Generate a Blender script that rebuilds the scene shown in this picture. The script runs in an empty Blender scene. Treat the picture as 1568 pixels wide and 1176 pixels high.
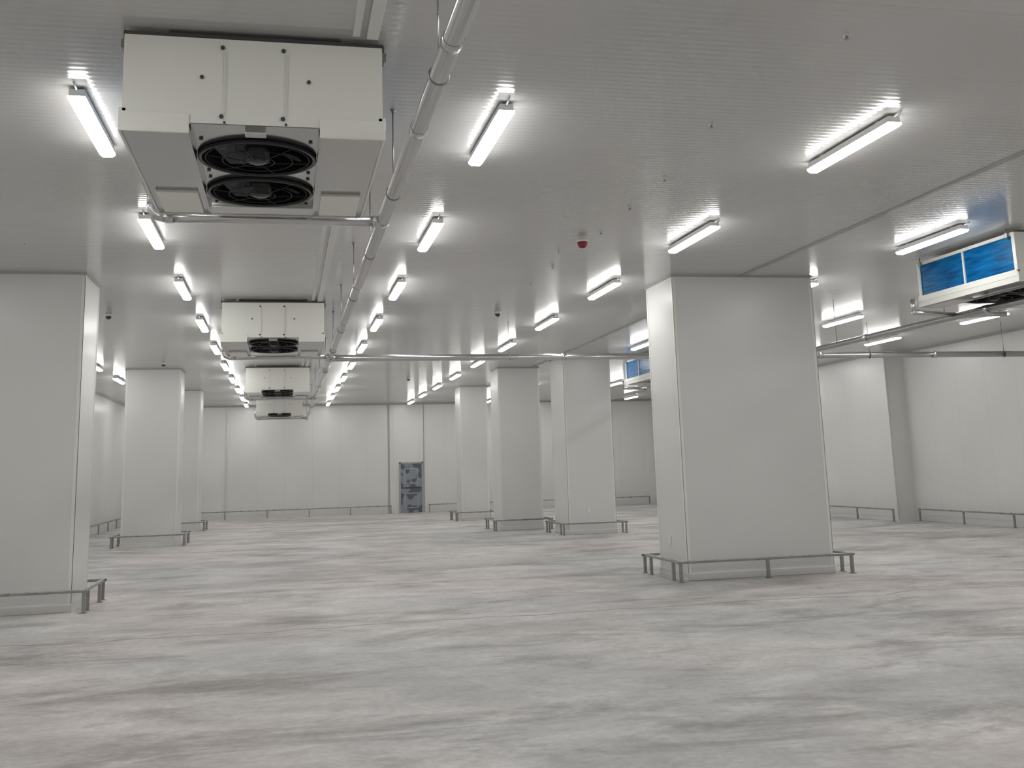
import bpy, bmesh, math, random
from mathutils import Matrix, Vector
random.seed(4)
H=4.72
scene=bpy.context.scene
# ---------------------------------------------------------------- materials
def newmat(name):
    m=bpy.data.materials.new(name); m.use_nodes=True
    nt=m.node_tree; b=nt.nodes['Principled BSDF']
    return m,nt,b
def simple(name,col,rough=.5,metal=0.,spec=.5,emis=None,es=0):
    m,nt,b=newmat(name)
    b.inputs['Base Color'].default_value=(*col,1); b.inputs['Roughness'].default_value=rough
    b.inputs['Metallic'].default_value=metal; b.inputs['Specular IOR Level'].default_value=spec
    if emis:
        b.inputs['Emission Color'].default_value=(*emis,1); b.inputs['Emission Strength'].default_value=es
        return m
    g=nt.nodes.new('ShaderNodeNewGeometry'); n=nt.nodes.new('ShaderNodeTexNoise'); n.inputs['Scale'].default_value=6; n.inputs['Detail'].default_value=0
    nt.links.new(g.outputs['Position'],n.inputs['Vector'])
    mr=nt.nodes.new('ShaderNodeMapRange'); mr.inputs['To Min'].default_value=max(0.02,rough-.05); mr.inputs['To Max'].default_value=min(1,rough+.05)
    nt.links.new(n.outputs['Fac'],mr.inputs['Value']); nt.links.new(mr.outputs['Result'],b.inputs['Roughness'])
    return m
def math_node(nt,op,a=None,b=None,c=None):
    n=nt.nodes.new('ShaderNodeMath'); n.operation=op
    for i,v in enumerate((a,b,c)):
        if v is None: continue
        if isinstance(v,(int,float)): n.inputs[i].default_value=v
        else: nt.links.new(v,n.inputs[i])
    return n.outputs[0]
def panel_mat(name,col,rough,joint_axis=None,joint=1.15,rib=None,wob=.15,bumpd=.01,dirt=.06,jdark=.75,spec=.5):
    """painted steel sandwich panel: panel joints, optional micro ribs, slight waviness"""
    m,nt,b=newmat(name)
    g=nt.nodes.new('ShaderNodeNewGeometry'); s=nt.nodes.new('ShaderNodeSeparateXYZ'); nt.links.new(g.outputs['Position'],s.inputs[0])
    n=nt.nodes.new('ShaderNodeTexNoise'); n.inputs['Scale'].default_value=.6; n.inputs['Detail'].default_value=1
    nt.links.new(g.outputs['Position'],n.inputs['Vector'])
    r=nt.nodes.new('ShaderNodeMapRange'); r.inputs['From Min'].default_value=.3; r.inputs['From Max'].default_value=.7
    r.inputs['To Min'].default_value=1-dirt; r.inputs['To Max'].default_value=1.0
    nt.links.new(n.outputs['Fac'],r.inputs['Value'])
    fac=r.outputs['Result']
    height=math_node(nt,'MULTIPLY',n.outputs['Fac'],wob)
    if joint_axis is not None:
        w=math_node(nt,'PINGPONG',s.outputs[joint_axis],joint/2)
        j=math_node(nt,'LESS_THAN',w,.006)
        jf=math_node(nt,'MULTIPLY',j,1-jdark)
        fac=math_node(nt,'SUBTRACT',fac,jf)
    if rib is not None:
        ax,per,amp=rib
        sn=math_node(nt,'SINE',math_node(nt,'MULTIPLY',s.outputs[ax],2*math.pi/per))
        height=math_node(nt,'ADD',height,math_node(nt,'MULTIPLY',sn,amp))
    bp=nt.nodes.new('ShaderNodeBump'); bp.inputs['Strength'].default_value=1; bp.inputs['Distance'].default_value=bumpd
    nt.links.new(height,bp.inputs['Height']); nt.links.new(bp.outputs['Normal'],b.inputs['Normal'])
    mx=nt.nodes.new('ShaderNodeVectorMath'); mx.operation='SCALE'; mx.inputs[0].default_value=col
    nt.links.new(fac,mx.inputs['Scale']); nt.links.new(mx.outputs[0],b.inputs['Base Color'])
    b.inputs['Roughness'].default_value=rough; b.inputs['Specular IOR Level'].default_value=spec
    return m
M_ceil=panel_mat('ceiling_panel',(.58,.578,.57),.15,1,1.15,rib=(1,.085,.045),wob=.10,dirt=.03,jdark=.90,spec=.9)
M_wallX=panel_mat('wall_panel_x',(.74,.737,.715),.26,0,1.15,wob=.35,jdark=.86,spec=.6)
M_wallY=panel_mat('wall_panel_y',(.74,.737,.715),.28,1,1.15,wob=.35,jdark=.88)
M_col=panel_mat('column_cladding',(.72,.718,.70),.30,None,wob=.5,dirt=.04,spec=.5)
M_trim=simple('galvanised_trim',(.66,.66,.65),.4)
M_flash=simple('joint_flashing',(.38,.38,.37),.4)
M_rail=simple('rail_steel',(.36,.36,.35),.28,.85)
M_pipe=simple('pipe_stainless',(.62,.62,.62),.20,.9)
M_white=simple('cooler_white_sheet',(.80,.80,.75),.35)
M_steel=simple('cooler_polished_sheet',(.50,.50,.50),.14,.9)
M_black=simple('fan_black',(.012,.012,.014),.3)
M_blade=simple('fan_blade',(.06,.06,.065),.16)
M_fix=simple('fixture_body',(.75,.75,.74),.4)
M_red=simple('alarm_red',(.25,.01,.03),.3)
M_dark=simple('dark_plastic',(.06,.06,.06),.35)
M_grey=simple('grey_plastic',(.30,.30,.30),.4)
M_lens=simple('fixture_lens',(1,1,1),.4,emis=(1,.99,.965),es=30.5)
# blue foil on coil
M_blue,nt,b=newmat('coil_blue_foil')
g=nt.nodes.new('ShaderNodeNewGeometry'); mp=nt.nodes.new('ShaderNodeMapping'); mp.inputs['Scale'].default_value=(1,1.2,9)
nt.links.new(g.outputs['Position'],mp.inputs['Vector']); n=nt.nodes.new('ShaderNodeTexNoise'); n.inputs['Scale'].default_value=2.2; n.inputs['Detail'].default_value=3
nt.links.new(mp.outputs[0],n.inputs['Vector']); cr=nt.nodes.new('ShaderNodeValToRGB')
cr.color_ramp.elements[0].color=(.001,.06,.19,1); cr.color_ramp.elements[0].position=.35
cr.color_ramp.elements[1].color=(.002,.19,.50,1); cr.color_ramp.elements[1].position=.8
nt.links.new(n.outputs['Fac'],cr.inputs[0]); nt.links.new(cr.outputs[0],b.inputs['Base Color']); b.inputs['Roughness'].default_value=.3
b.inputs['Specular IOR Level'].default_value=.2; b.inputs['Specular Tint'].default_value=(.15,.7,1,1)
bp=nt.nodes.new('ShaderNodeBump'); bp.inputs['Distance'].default_value=.008; nt.links.new(n.outputs['Fac'],bp.inputs['Height']); nt.links.new(bp.outputs[0],b.inputs['Normal'])
# door
M_door,nt,b=newmat('door_steel_film')
g=nt.nodes.new('ShaderNodeNewGeometry'); n=nt.nodes.new('ShaderNodeTexNoise'); n.inputs['Scale'].default_value=2.3; n.inputs['Detail'].default_value=1
nt.links.new(g.outputs['Position'],n.inputs['Vector']); cr=nt.nodes.new('ShaderNodeValToRGB')
cr.color_ramp.elements[0].color=(.12,.135,.16,1); cr.color_ramp.elements[0].position=.47
cr.color_ramp.elements[1].color=(.28,.31,.36,1); cr.color_ramp.elements[1].position=.53
nt.links.new(n.outputs['Fac'],cr.inputs[0]); nt.links.new(cr.outputs[0],b.inputs['Base Color']); b.inputs['Roughness'].default_value=.3; b.inputs['Metallic'].default_value=.4
# floor concrete
M_floor,nt,b=newmat('floor_concrete')
g=nt.nodes.new('ShaderNodeNewGeometry'); s=nt.nodes.new('ShaderNodeSeparateXYZ'); nt.links.new(g.outputs['Position'],s.inputs[0])
def noise(scale,det,sc=(1,1,1),dist=0.,rot=0,rough=.5,loc=(0,0,0)):
    mp=nt.nodes.new('ShaderNodeMapping'); mp.inputs['Scale'].default_value=sc; mp.inputs['Rotation'].default_value=(0,0,rot); mp.inputs['Location'].default_value=loc
    nt.links.new(g.outputs['Position'],mp.inputs['Vector'])
    n=nt.nodes.new('ShaderNodeTexNoise'); n.noise_dimensions='2D'; n.inputs['Scale'].default_value=scale; n.inputs['Detail'].default_value=det
    n.inputs['Distortion'].default_value=dist; n.inputs['Roughness'].default_value=rough
    nt.links.new(mp.outputs[0],n.inputs['Vector']); return n.outputs['Fac']
def ramp(v,stops):
    cr=nt.nodes.new('ShaderNodeValToRGB'); e=cr.color_ramp.elements
    while len(e)<len(stops): e.new(.5)
    for i,(p,c) in enumerate(stops): e[i].position=p; e[i].color=(*c,1)
    nt.links.new(v,cr.inputs[0]); return cr.outputs[0]
def mix(f,a,bb,mode='MIX'):
    m=nt.nodes.new('ShaderNodeMix'); m.data_type='RGBA'; m.blend_type=mode
    if isinstance(f,(int,float)): m.inputs[0].default_value=f
    else: nt.links.new(f,m.inputs[0])
    nt.links.new(a,m.inputs[6]); nt.links.new(bb,m.inputs[7]); return m.outputs[2]
big=noise(.28,2,(1,1.2,1),.3)
base=ramp(big,[(.35,(.49,.487,.48)),(.5,(.55,.535,.523)),(.65,(.565,.525,.512))])
mid=noise(1.5,7,(.75,1.1,1),.25,.35,.72)
c2=ramp(mid,[(.30,(.70,.70,.70)),(.44,(.93,.93,.93)),(.55,(1.03,1.03,1.03)),(.68,(1.22,1.22,1.21))])
col=mix(1.0,base,c2,'MULTIPLY')
streak=noise(.6,7,(.6,1.5,1),.35,-.25,.74,(3,5,0))
c3=ramp(streak,[(.33,(.60,.585,.57)),(.40,(.79,.78,.77)),(.48,(1,1,1)),(1,(1.03,1.03,1.03))])
col=mix(1.0,col,c3,'MULTIPLY')
blot=noise(.33,4,(.8,1.2,1),.2,.6,.6,(11,2,0))
c5=ramp(blot,[(.36,(.82,.82,.815)),(.47,(1,1,1)),(.62,(1.10,1.10,1.10))])
col=mix(1.0,col,c5,'MULTIPLY')
fine=noise(14,3,rough=.7)
c4=ramp(fine,[(.3,(.88,.88,.88)),(.7,(1.08,1.08,1.08))])
col=mix(.8,col,c4,'MULTIPLY')
wn=noise(.7,3,(1,.05,1))
yy=math_node(nt,'ADD',s.outputs[1],math_node(nt,'MULTIPLY',wn,.55))
pp=math_node(nt,'PINGPONG',math_node(nt,'ADD',yy,-.55),6.2)
pm=math_node(nt,'LESS_THAN',pp,.022)
lf=math_node(nt,'MULTIPLY',pm,math_node(nt,'GREATER_THAN',mid,.36))
cd=nt.nodes.new('ShaderNodeRGB'); cd.outputs[0].default_value=(.18,.175,.17,1)
col=mix(math_node(nt,'MULTIPLY',lf,.8),col,cd.outputs[0])
nt.links.new(col,b.inputs['Base Color'])
rr=nt.nodes.new('ShaderNodeMapRange'); rr.inputs['To Min'].default_value=.42; rr.inputs['To Max'].default_value=.66
nt.links.new(mid,rr.inputs['Value']); nt.links.new(rr.outputs[0],b.inputs['Roughness'])
bp=nt.nodes.new('ShaderNodeBump'); bp.inputs['Distance'].default_value=.004; bp.inputs['Strength'].default_value=.5
nt.links.new(mid,bp.inputs['Height']); nt.links.new(bp.outputs[0],b.inputs['Normal'])

# ---------------------------------------------------------------- mesh builder
class B:
    def __init__(s): s.bm=bmesh.new(); s.mats=[]
    def mi(s,m):
        if m not in s.mats: s.mats.append(m)
        return s.mats.index(m)
    def _tag(s,faces,m,smooth=False):
        i=s.mi(m)
        for f in faces: f.material_index=i; f.smooth=smooth
    def box(s,x0,x1,y0,y1,z0,z1,m,bev=0):
        r=bmesh.ops.create_cube(s.bm,size=1,matrix=Matrix.Translation(((x0+x1)/2,(y0+y1)/2,(z0+z1)/2))@Matrix.Diagonal((x1-x0,y1-y0,z1-z0,1)))
        vs=r['verts']; fs={f for v in vs for f in v.link_faces}
        s._tag(fs,m)
        if bev:
            es={e for v in vs for e in v.link_edges}
            bmesh.ops.bevel(s.bm,geom=list(es),offset=bev,segments=2,affect='EDGES',profile=.6)
    def cyl(s,p,q,r,m,seg=20,r2=None,caps=True,smooth=True):
        p=Vector(p);q=Vector(q);d=q-p;L=d.length
        mat=Matrix.Translation((p+q)/2)@d.to_track_quat('Z','Y').to_matrix().to_4x4()
        o=bmesh.ops.create_cone(s.bm,cap_ends=caps,segments=seg,radius1=r,radius2=r if r2 is None else r2,depth=L,matrix=mat)
        fs={f for v in o['verts'] for f in v.link_faces}
        i=s.mi(m)
        for f in fs: f.material_index=i; f.smooth=smooth and len(f.verts)==4
    def torus(s,c,R,r,m,seg=36,rs=8,a0=0,a1=2*math.pi,T=None):
        full=abs(a1-a0-2*math.pi)<1e-4; n=seg if full else seg+1
        rings=[]
        for i in range(n):
            a=a0+(a1-a0)*i/seg; ring=[]
            for k in range(rs):
                t=2*math.pi*k/rs
                v=Vector(((R+r*math.cos(t))*math.cos(a),(R+r*math.cos(t))*math.sin(a),r*math.sin(t)))
                if T is not None: v=T@v
                ring.append(s.bm.verts.new(v+Vector(c)))
            rings.append(ring)
        fs=[]
        for i in range(seg):
            A=rings[i];Bq=rings[(i+1)%n]
            for k in range(rs): fs.append(s.bm.faces.new((A[k],Bq[k],Bq[(k+1)%rs],A[(k+1)%rs])))
        s._tag(fs,m,True)
    def poly(s,pts,m,smooth=False):
        f=s.bm.faces.new([s.bm.verts.new(p) for p in pts]); s._tag([f],m,smooth)
    def sphere(s,c,r,m,sz=1,seg=16):
        o=bmesh.ops.create_uvsphere(s.bm,u_segments=seg,v_segments=seg//2,radius=r,matrix=Matrix.Translation(c)@Matrix.Diagonal((1,1,sz,1)))
        s._tag({f for v in o['verts'] for f in v.link_faces},m,True)
    def plate_hole(s,x0,x1,z,holes,m):
        N=40
        for (ya,yb,cx,cy,r) in holes:
            per=[]
            for i in range(N):
                a=2*math.pi*(i+.5)/N; dx,dy=math.cos(a),math.sin(a)
                t=min(((x1-cx) if dx>0 else (x0-cx))/dx,((yb-cy) if dy>0 else (ya-cy))/dy)
                per.append((cx+dx*t,cy+dy*t))
            inn=[(cx+r*math.cos(2*math.pi*(i+.5)/N),cy+r*math.sin(2*math.pi*(i+.5)/N)) for i in range(N)]
            for i in range(N):
                j=(i+1)%N
                s.poly([(*per[i],z),(*per[j],z),(*inn[j],z),(*inn[i],z)],m)
            for cxn in (x0,x1):
                for cyn in (ya,yb):
                    best=sorted(range(N),key=lambda k:(per[k][0]-cxn)**2+(per[k][1]-cyn)**2)[:2]
                    s.poly([(cxn,cyn,z),(*per[best[0]],z),(*per[best[1]],z)],m)
    def done(s,name,loc=(0,0,0)):
        me=bpy.data.meshes.new(name); s.bm.to_mesh(me); s.bm.free()
        for m in s.mats: me.materials.append(m)
        o=bpy.data.objects.new(name,me); o.location=loc; scene.collection.objects.link(o); return o
def inst(o,loc,name=None):
    c=bpy.data.objects.new(name or o.name.split('.')[0],o.data); c.location=loc; scene.collection.objects.link(c); return c
RX=Matrix.Rotation(math.pi/2,3,'X'); RY=Matrix.Rotation(math.pi/2,3,'Y')

# ---------------------------------------------------------------- room shell
XL,XR,Y0,YB=-6.3,17.3,-7.,45.6
b_=B(); b_.box(XL-.3,XR+.3,Y0-.3,YB+.3,-.2,0,M_floor); b_.done('floor')
b_=B(); b_.box(XL-.3,XR+.3,Y0-.3,YB+.3,H,H+.2,M_ceil); b_.done('ceiling')
b_=B(); b_.box(XL-.2,XL,Y0,YB,0,H,M_wallY); b_.done('wall_left')
b_=B(); b_.box(XR,XR+.2,Y0,YB,0,H,M_wallY); b_.box(16.72,XR,26.5,YB,0,H,M_wallY); b_.done('wall_right')
b_=B(); b_.box(XL-.2,XR+.2,YB,YB+.2,0,H,M_wallX); b_.done('wall_back')
b_=B(); b_.box(XL-.2,XR+.2,Y0-.2,Y0,0,H,M_wallX); b_.done('wall_front')
b_=B()
for x,w,m in ((-2.4,.05,M_trim),(4.42,.07,M_flash),(5.95,.03,M_flash)):
    b_.box(x-w/2,x+w/2,YB-.03,YB,0,H-.06,m)
b_.box(XL,16.72,YB-.05,YB,H-.06,H,M_flash); b_.done('trim_back')
b_=B(); b_.box(XL,XL+.05,Y0,YB,H-.05,H,M_flash); b_.done('trim_left')
b_=B(); b_.box(XR-.05,XR,Y0,26.5,H-.05,H,M_flash); b_.box(16.67,16.72,26.5,YB,H-.05,H,M_flash)
b_.box(16.70,16.76,26.47,26.5,0,H-.05,M_trim); b_.done('trim_right')
b_=B(); b_.box(7.17,7.23,Y0,15.2,H-.018,H,M_flash,.004); b_.box(7.17,7.23,16.5,YB,H-.018,H,M_flash,.004); b_.done('trim_ceiling')
b_=B(); b_.box(XL,XR,YB-.02,YB,0,.12,M_trim); b_.done('baseboard_back')
b_=B(); b_.box(XL,XL+.02,Y0,YB,0,.12,M_trim); b_.done('baseboard_left')
b_=B(); b_.box(XR-.02,XR,Y0,26.5,0,.12,M_trim); b_.box(16.70,16.72,26.5,YB,0,.12,M_trim); b_.done('baseboard_right')

# ---------------------------------------------------------------- columns + guard rails
def column(x0,x1,y0,y1,rail=True,ext=.2):
    b=B(); b.box(x0,x1,y0,y1,0,H,M_col)
    t=.006; w=.045
    for cx,sx in ((x0,1),(x1,-1)):
        for cy,sy in ((y0,1),(y1,-1)):
            b.box(min(cx-sx*t,cx+sx*w),max(cx-sx*t,cx+sx*w),min(cy,cy-sy*t),max(cy,cy-sy*t),.1,H-.05,M_white)
            b.box(min(cx,cx-sx*t),max(cx,cx-sx*t),min(cy-sy*t,cy+sy*w),max(cy-sy*t,cy+sy*w),.1,H-.05,M_white)
    e=.02
    b.box(x0-e,x1+e,y0-e,y1+e,H-.03,H,M_flash)
    b.box(x0-e,x1+e,y0-e,y1+e,0,.11,M_trim,.01)
    b.done('clad_column')
    if not rail: return
    r=B(); X0,X1,Yy0,Yy1=x0-ext,x1+ext,y0-ext,y1+ext; z=.29
    h=.025
    r.box(X0-.05,X1+.05,Yy0-h,Yy0+h,z-.02,z+.02,M_rail,.008); r.box(X0-.05,X1+.05,Yy1-h,Yy1+h,z-.02,z+.02,M_rail,.008)
    r.box(X0-h,X0+h,Yy0+h,Yy1-h,z-.0195,z+.0195,M_rail,.008); r.box(X1-h,X1+h,Yy0+h,Yy1-h,z-.0195,z+.0195,M_rail,.008)
    def post(x,y):
        r.box(x-.022,x+.022,y-.022,y+.022,0,z-.015,M_rail); r.box(x-.045,x+.045,y-.045,y+.045,0,.008,M_rail)
    nx=max(1,round((X1-X0)/1.4))
    for i in range(nx+1):
        for y in (Yy0,Yy1): post(X0+(X1-X0)*i/nx,y)
    for x in (X0,X1): post(x,(Yy0+.3)); post(x,Yy1-.3)
    r.done('column_guard_rail')
column(6.0,8.42,15.25,16.45)
column(-4.35,-2.84,15.6,16.75)
column(-4.22,-2.8,29.5,30.6)
column(-4.2,-2.83,36.9,38.0)
column(7.3,8.6,26.8,28.2)
column(6.15,7.4,30.0,31.1)
column(6.1,7.08,36.6,37.7)

def wall_rail(pts_axis,fixed,a0,a1,name,step=1.9):
    r=B(); z=.33
    n=max(1,round((a1-a0)/step))
    if pts_axis=='x':
        r.box(a0,a1,fixed-.025,fixed+.025,z-.02,z+.02,M_rail,.006)
        for i in range(n+1):
            x=a0+.03+(a1-a0-.06)*i/n; r.box(x-.022,x+.022,fixed-.02,fixed+.02,0,z-.015,M_rail); r.box(x-.05,x+.05,fixed-.05,fixed+.05,0,.008,M_rail)
    else:
        r.box(fixed-.025,fixed+.025,a0,a1,z-.02,z+.02,M_rail,.006)
        for i in range(n+1):
            y=a0+.03+(a1-a0-.06)*i/n; r.box(fixed-.02,fixed+.02,y-.022,y+.022,0,z-.015,M_rail); r.box(fixed-.05,fixed+.05,y-.05,y+.05,0,.008,M_rail)
    r.done(name)
wall_rail('x',YB-.25,-5.9,4.5,'wall_guard_rail',1.75)
wall_rail('x',YB-.25,6.1,16.2,'wall_guard_rail',1.75)
wall_rail('y',XL+.25,Y0+.5,YB-.5,'wall_guard_rail')
wall_rail('y',XR-.25,Y0+.5,26.0,'wall_guard_rail')
wall_rail('y',16.47,26.3,YB-.5,'wall_guard_rail')

# ---------------------------------------------------------------- door
d=B(); x0,x1,y=4.92,5.84,YB-.0
d.box(x0-.06,x0,y-.06,y,0,2.16,M_flash); d.box(x1,x1+.06,y-.06,y,0,2.16,M_flash); d.box(x0-.06,x1+.06,y-.06,y,2.1,2.16,M_flash)
d.box(x0,x1,y-.045,y,0.01,2.1,M_door,.005)
d.box(x0+.16,x1-.16,y-.052,y-.04,1.25,1.9,M_flash); d.box(x0+.2,x1-.2,y-.056,y-.05,1.29,1.86,M_door)
d.box(x0+.16,x1-.16,y-.052,y-.04,.2,.85,M_flash); d.box(x0+.2,x1-.2,y-.056,y-.05,.24,.81,M_door)
d.box(x0+.02,x1-.02,y-.05,y-.044,1.02,1.10,M_dark); d.cyl((x0+.08,y-.1,1.06),(x0+.24,y-.1,1.06),.012,M_rail); d.cyl((x0+.08,y-.1,1.06),(x0+.08,y-.045,1.06),.012,M_rail)
d.done('door_1')

# ---------------------------------------------------------------- linear lights
l=B()
L=1.46
l.box(-.058,.058,-L/2+.005,L/2-.005,-.080,-.02,M_fix,.006)        # body
prof=[(-.064,-.078),(-.066,-.095),(-.040,-.116),(.040,-.116),(.066,-.095),(.064,-.078)]
A=[l.bm.verts.new((x,-L/2,z)) for x,z in prof]; C=[l.bm.verts.new((x,L/2,z)) for x,z in prof]
fs=[l.bm.faces.new((A[i],A[i+1],C[i+1],C[i])) for i in range(5)]+[l.bm.faces.new(A),l.bm.faces.new(C[::-1]),l.bm.faces.new((A[0],C[0],C[5],A[5]))]
bmesh.ops.recalc_face_normals(l.bm,faces=fs); l._tag(fs,M_lens); fs[-1].material_index=l.mi(M_fix)
for sy in (-1,1):
    l.box(-.03,.03,sy*.5-.03,sy*.5+.03,-.022,0,M_fix)
l.cyl((0,-L/2+.1,-.04),(0,-L/2-.12,-.012),.008,M_fix,8)
first=l.done('ceiling_batten_light',(1.75,8.6,H))
rows={-4.8:0,-1.58:.12,1.75:0,5.2:-.15,8.6:-.3,11.6:-.6,14.7:-1.05}
for x,dy in rows.items():
    for k in range(-3,10):
        y=8.6+3.93*k+dy
        if (x==1.75 and k==0) or y<-3.6: continue
        inst(first,(x,y,H))

# ---------------------------------------------------------------- unit coolers
CL=2.2
def cooler():
    u=B(); W=.85; L=CL; zb=-.66
    tb=-.735
    for ya,yb in ((0,.03),(L-.03,L)):
        u.box(-W,W,ya,yb,zb,-.06,M_white,.004)
    u.box(-W,W,.03,L-.03,-.09,-.06,M_white)
    for x in (-.6,.6):
        u.box(x-.03,x+.03,.05,L-.05,-.06,0,M_steel)
    for y in (.12,L-.12):
        for sx in (-1,1):
            u.box(min(sx*W,sx*(W+.035)),max(sx*W,sx*(W+.035)),y-.03,y+.03,-.12,-.06,M_rail)
            u.cyl((sx*(W+.018),y,-.15),(sx*(W+.018),y,0),.008,M_rail,8)
    u.box(-W-.005,W+.005,.0,.02,-.06,-.035,M_dark)
    for x in (-.2,.2):
        u.box(x-.010,x+.010,-.008,0,-.59,-.15,M_trim,.003)
        for z in (-.125,-.61): u.cyl((x-.02,-.015,z),(x-.02,.0,z),.014,M_dark,12)
    for x,z in ((-.35,-.34),(.35,-.34)):
        u.cyl((x,-.014,z),(x,0,z),.013,M_dark,12)
    for x in (-.2,.2): u.cyl((x,-.014,zb+.01),(x,0,zb+.01),.008,M_dark,12)
    for sx in (-1,1):
        xo=sx*W; xi=sx*.46
        def bx(a,c,*r): u.box(min(a,c),max(a,c),*r)
        bx(xi,xo-sx*.03,.03,L-.03,zb+.02,-.09,M_black)
        bx(xo-sx*.03,xo-sx*.018,.06,L/2-.015,-.57,-.10,M_blue)
        bx(xo-sx*.03,xo-sx*.018,L/2+.015,L-.06,-.57,-.10,M_blue)
        bx(xo-sx*.03,xo,L/2-.015,L/2+.015,-.60,-.09,M_white)
        for ya,yb in ((.03,.06),(L-.06,L-.03)): bx(xo-sx*.03,xo,ya,yb,-.60,-.09,M_white)
        bx(xo-sx*.03,xo,.03,L-.03,-.105,-.09,M_white)
        bx(xo-sx*.03,xo+sx*.02,.0,L,-.66,-.57,M_white,.005)
        xa,xb=sorted((sx*.425,sx*(W+.015)))
        u.box(xa,xb,-.02,.0,tb,zb+.06,M_white,.003); u.box(xa,xb,L,L+.02,tb,zb+.06,M_white,.003)
        bx(sx*(W+.0),sx*(W+.015),0,L,tb,zb,M_white)
        bx(sx*.425,sx*.44,0,L,tb,zb,M_steel)
        zz=tb+.012
        u.poly([(sx*.44,0,zz),(sx*W,0,zz),(sx*W,L,zz),(sx*.44,L,zz)],M_steel)
        bx(sx*.48,sx*.80,1.45,2.1,tb-.012,tb+.012,M_white,.005)
    zp=zb-.005
    holes=[(0,1.18,0,.68,.40),(1.18,L,0,1.62,.40)]
    u.plate_hole(-.425,.425,zp,holes,M_steel)
    u.box(-.425,.425,.03,L-.03,-.16,-.14,M_black)
    for (_,_,cx,cy,r) in holes:
        u.cyl((cx,cy,zp-.02),(cx,cy,zp+.24),r,M_black,40,caps=False)
        u.torus((cx,cy,zp-.02),r+.008,.016,M_black)
        for rr_,dz in ((.12,-.045),(.25,-.038),(.37,-.026)):
            u.torus((cx,cy,zp+dz),rr_,.0028,M_black,32,5)
        for k in range(6):
            a=k*math.pi/3+.2
            u.cyl((cx+.07*math.cos(a),cy+.07*math.sin(a),zp-.047),(cx+r*math.cos(a),cy+r*math.sin(a),zp-.02),.004,M_black,6)
        u.cyl((cx,cy,zp-.04),(cx,cy,zp+.20),.085,M_black,24)
        u.sphere((cx,cy,zp-.04),.07,M_blade,.35)
        for k in range(4):
            a=k*2*math.pi/4+.3; prev=None
            for j in range(9):
                t=j/8; rad=.08+(r-.10)*t; sw=a+.65*t*t; wd=.40-.05*t
                p=[(cx+rad*math.cos(sw-wd),cy+rad*math.sin(sw-wd),zp+.03),(cx+rad*math.cos(sw+wd*.6),cy+rad*math.sin(sw+wd*.6),zp+.17-.04*t)]
                if prev: u.poly([prev[0],p[0],p[1],prev[1]],M_blade,True)
                prev=p
        for cxs,cys in ((-.37,-.38),(.37,-.38),(-.37,.38),(.37,.38)):
            u.cyl((cx+cxs,cy+cys,zp-.012),(cx+cxs,cy+cys,zp+.005),.014,M_dark,10)
    u.box(-.07,.07,.06,.16,zp-.03,zp,M_steel,.004)
    return u
cu=cooler().done('ceiling_unit_cooler',(-.215,6.80,H))
for y in (17.85,28.9,39.9): inst(cu,(-.215,y,H))
for y in (11.65,25.75): inst(cu,(10.30,y,H))

# ---------------------------------------------------------------- pipework
def pipe_run(xm,ys,yend,units,zm=4.0):
    p=B(); r=.055
    p.cyl((xm,ys,zm),(xm,yend,zm),r,M_pipe,24)
    for y in (5.1,6.55,9.15,12.5,15.6,18.9,22.5,27): 
        p.cyl((xm,y-.05,zm),(xm,y+.05,zm),r+.006,M_pipe,24)
    for y in (3.2,5.6,8.2,10.6,13.3,16.4,19.2,23,27,31,35,39,43):
        if ys<y<yend:
            p.cyl((xm,y,zm),(xm,y,H-.001),.006,M_rail,8); p.torus((xm,y,zm),r+.005,.006,M_rail,24,6,T=RX); p.cyl((xm,y,H-.02),(xm,y,H-.001),.02,M_rail,10)
    for ux,uy in units:
        yy=uy+CL+.1; xl=ux-.93; zz=zm-.02
        p.cyl((xl+.10,yy,zz),(xm,yy,zz),.046,M_pipe,20)
        p.torus((xl+.10,yy,zz+.10),.10,.046,M_pipe,10,16,T=RX,a0=math.pi,a1=1.5*math.pi)
        p.cyl((xl,yy,zz+.10),(xl,yy,zz+.22),.046,M_pipe,20)
        p.cyl((xl,yy,zz+.20),(xl,yy-.55,zz+.22),.046,M_pipe,20); p.sphere((xl,yy,zz+.21),.047,M_pipe)
        p.cyl((ux+.72,yy,zz),(ux+.72,yy,zz+.15),.036,M_pipe,16); p.sphere((ux+.72,yy,zz+.15),.037,M_pipe)
        p.cyl((xm-.10,yy,zz),(xm-.02,yy,zz),.054,M_pipe,20)
        p.cyl((xl+.12,yy,zz),(xl+.18,yy,zz),.053,M_pipe,20)
    return p
ys=20.5
p=pipe_run(.85,-4,43.5,[(-.215,6.80),(-.215,17.85),(-.215,28.9),(-.215,39.9)])
p.cyl((.85,ys,3.99),(17.2,ys,3.99),.066,M_pipe,24); p.sphere((.85,ys,3.99),.085,M_pipe)
p.torus((1.0,ys-.15,3.99),.15,.05,M_pipe,8,16,a0=math.pi/2,a1=math.pi)
for x in (4.45,8.9,12.6,16): p.cyl((x,ys,4.0),(x,ys,H-.001),.006,M_rail,8); p.torus((x,ys,3.99),.072,.006,M_rail,24,6,T=RY)
for x in (5.6,7.5,11.4,14.2): p.cyl((x-.05,ys,3.99),(x+.05,ys,3.99),.074,M_pipe,24)
p.done('drain_pipe_run')
p=B(); xm=10.1; zm=3.86
p.cyl((xm,-4,zm),(xm,20.3,zm),.055,M_pipe,24); p.cyl((xm,20.3,zm),(xm,20.5,3.95),.055,M_pipe,24); p.sphere((xm,20.3,zm),.058,M_pipe)
p.cyl((xm,20.7,3.86),(xm,33,3.86),.045,M_pipe,20)
for y in (9,14.2,17.5,24,29): p.cyl((xm,y,zm),(xm,y,H-.001),.006,M_rail,8)
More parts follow.
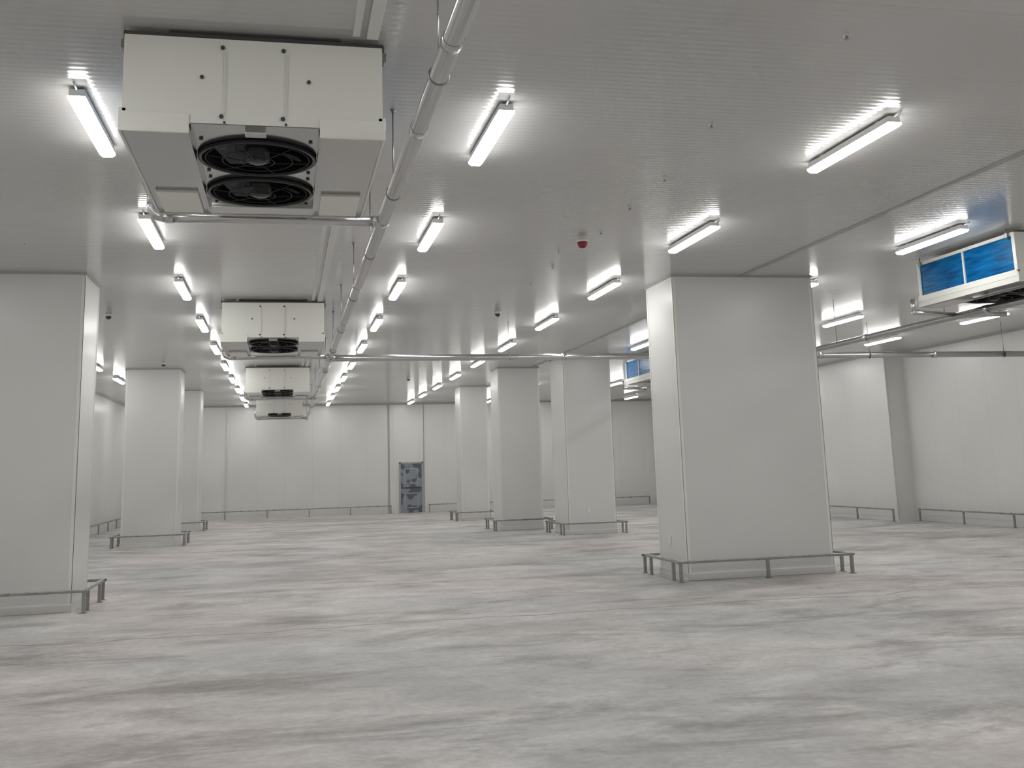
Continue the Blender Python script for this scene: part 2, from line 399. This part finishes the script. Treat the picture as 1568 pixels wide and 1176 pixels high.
for y in (10.2,13.2,16.5): p.cyl((xm,y-.05,zm),(xm,y+.05,zm),.063,M_pipe,24)
for y in (13.95,28.1):
    p.cyl((9.4,y,zm+.06),(xm,y,zm+.03),.04,M_pipe,18); p.cyl((9.4,y,zm+.06),(9.4,y,zm+.26),.04,M_pipe,18); p.sphere((9.4,y,zm+.06),.042,M_pipe)
    p.cyl((11.0,y,zm+.04),(xm,y,zm+.03),.04,M_pipe,18)
p.done('drain_pipe_run')
t=B()
for a,bq in ((-5,6.7),(9.1,17.8),(20.2,28.85),(31.3,39.85)):
    t.box(.52,.60,a,bq,H-.045,H-.001,M_fix,.004); t.box(.425,.475,a,bq,H-.03,H-.001,M_fix,.004)
t.done('cable_trunking')

# ---------------------------------------------------------------- ceiling devices
a=B(); a.cyl((0,0,0),(0,0,-.035),.075,M_fix,28); a.cyl((0,0,-.035),(0,0,-.085),.072,M_red,28,r2=.06); a.sphere((0,0,-.085),.058,M_red,.6)
a.done('fire_alarm_sounder',(3.84,12.88,H))
c=B(); c.cyl((0,0,0),(0,0,-.05),.06,M_fix,24); c.sphere((0,0,-.06),.055,M_dark,1.0); c.torus((0,0,-.05),.056,.008,M_fix)
c0=c.done('dome_camera',(3.94,19.06,H))
for x,y in ((-3.13,19.5),(-3.09,27.9),(3.83,32.9)): inst(c0,(x,y,H))
s_=B(); s_.cyl((0,0,0),(0,0,-.01),.028,M_fix,18); s_.cyl((0,0,-.01),(0,0,-.03),.008,M_grey,10); s_.cyl((0,0,-.03),(0,0,-.035),.017,M_grey,12)
s0=s_.done('sprinkler_head',(3.88,6.23,H))
for x,y in ((3.89,9.92),(3.69,8.2),(3.91,11.13),(-3.2,13.57),(3.95,12.4),(3.7,13.6),(3.9,14.7),(3.9,16.1)): inst(s0,(x,y,H))
k=B(); k.box(-.02,0,-.05,.05,-.07,.07,M_fix,.006); k.box(-.024,-.018,-.03,.03,-.04,.04,M_white,.003); k.done('wall_socket',(6.0,15.95,.55))
k=B(); k.box(-.05,.05,-.02,0,-.07,.07,M_fix,.006); k.box(-.03,.03,-.024,-.018,-.04,.04,M_white,.003); k.done('wall_socket',(7.85,26.8,.6))

# ---------------------------------------------------------------- world + camera
w=bpy.data.worlds.new('World'); scene.world=w; w.use_nodes=True
w.node_tree.nodes['Background'].inputs[0].default_value=(.8,.85,.9,1); w.node_tree.nodes['Background'].inputs[1].default_value=.3
cam=bpy.data.cameras.new('camera'); co=bpy.data.objects.new('camera',cam); scene.collection.objects.link(co)
R=Matrix(((0.9769,-0.0096,-0.2136),(-0.2118,-0.1814,-0.9603),(-0.0295,0.9834,-0.1792)))
mw=R.to_4x4(); mw.translation=(0,0,1.75); co.matrix_world=mw
cam.sensor_fit='HORIZONTAL'; cam.sensor_width=36; cam.lens=1578/1568*36; cam.shift_y=-158/1568; cam.clip_start=.05; cam.clip_end=200
scene.camera=co
scene.view_settings.view_transform='Standard'; scene.view_settings.look='None'; scene.view_settings.exposure=0
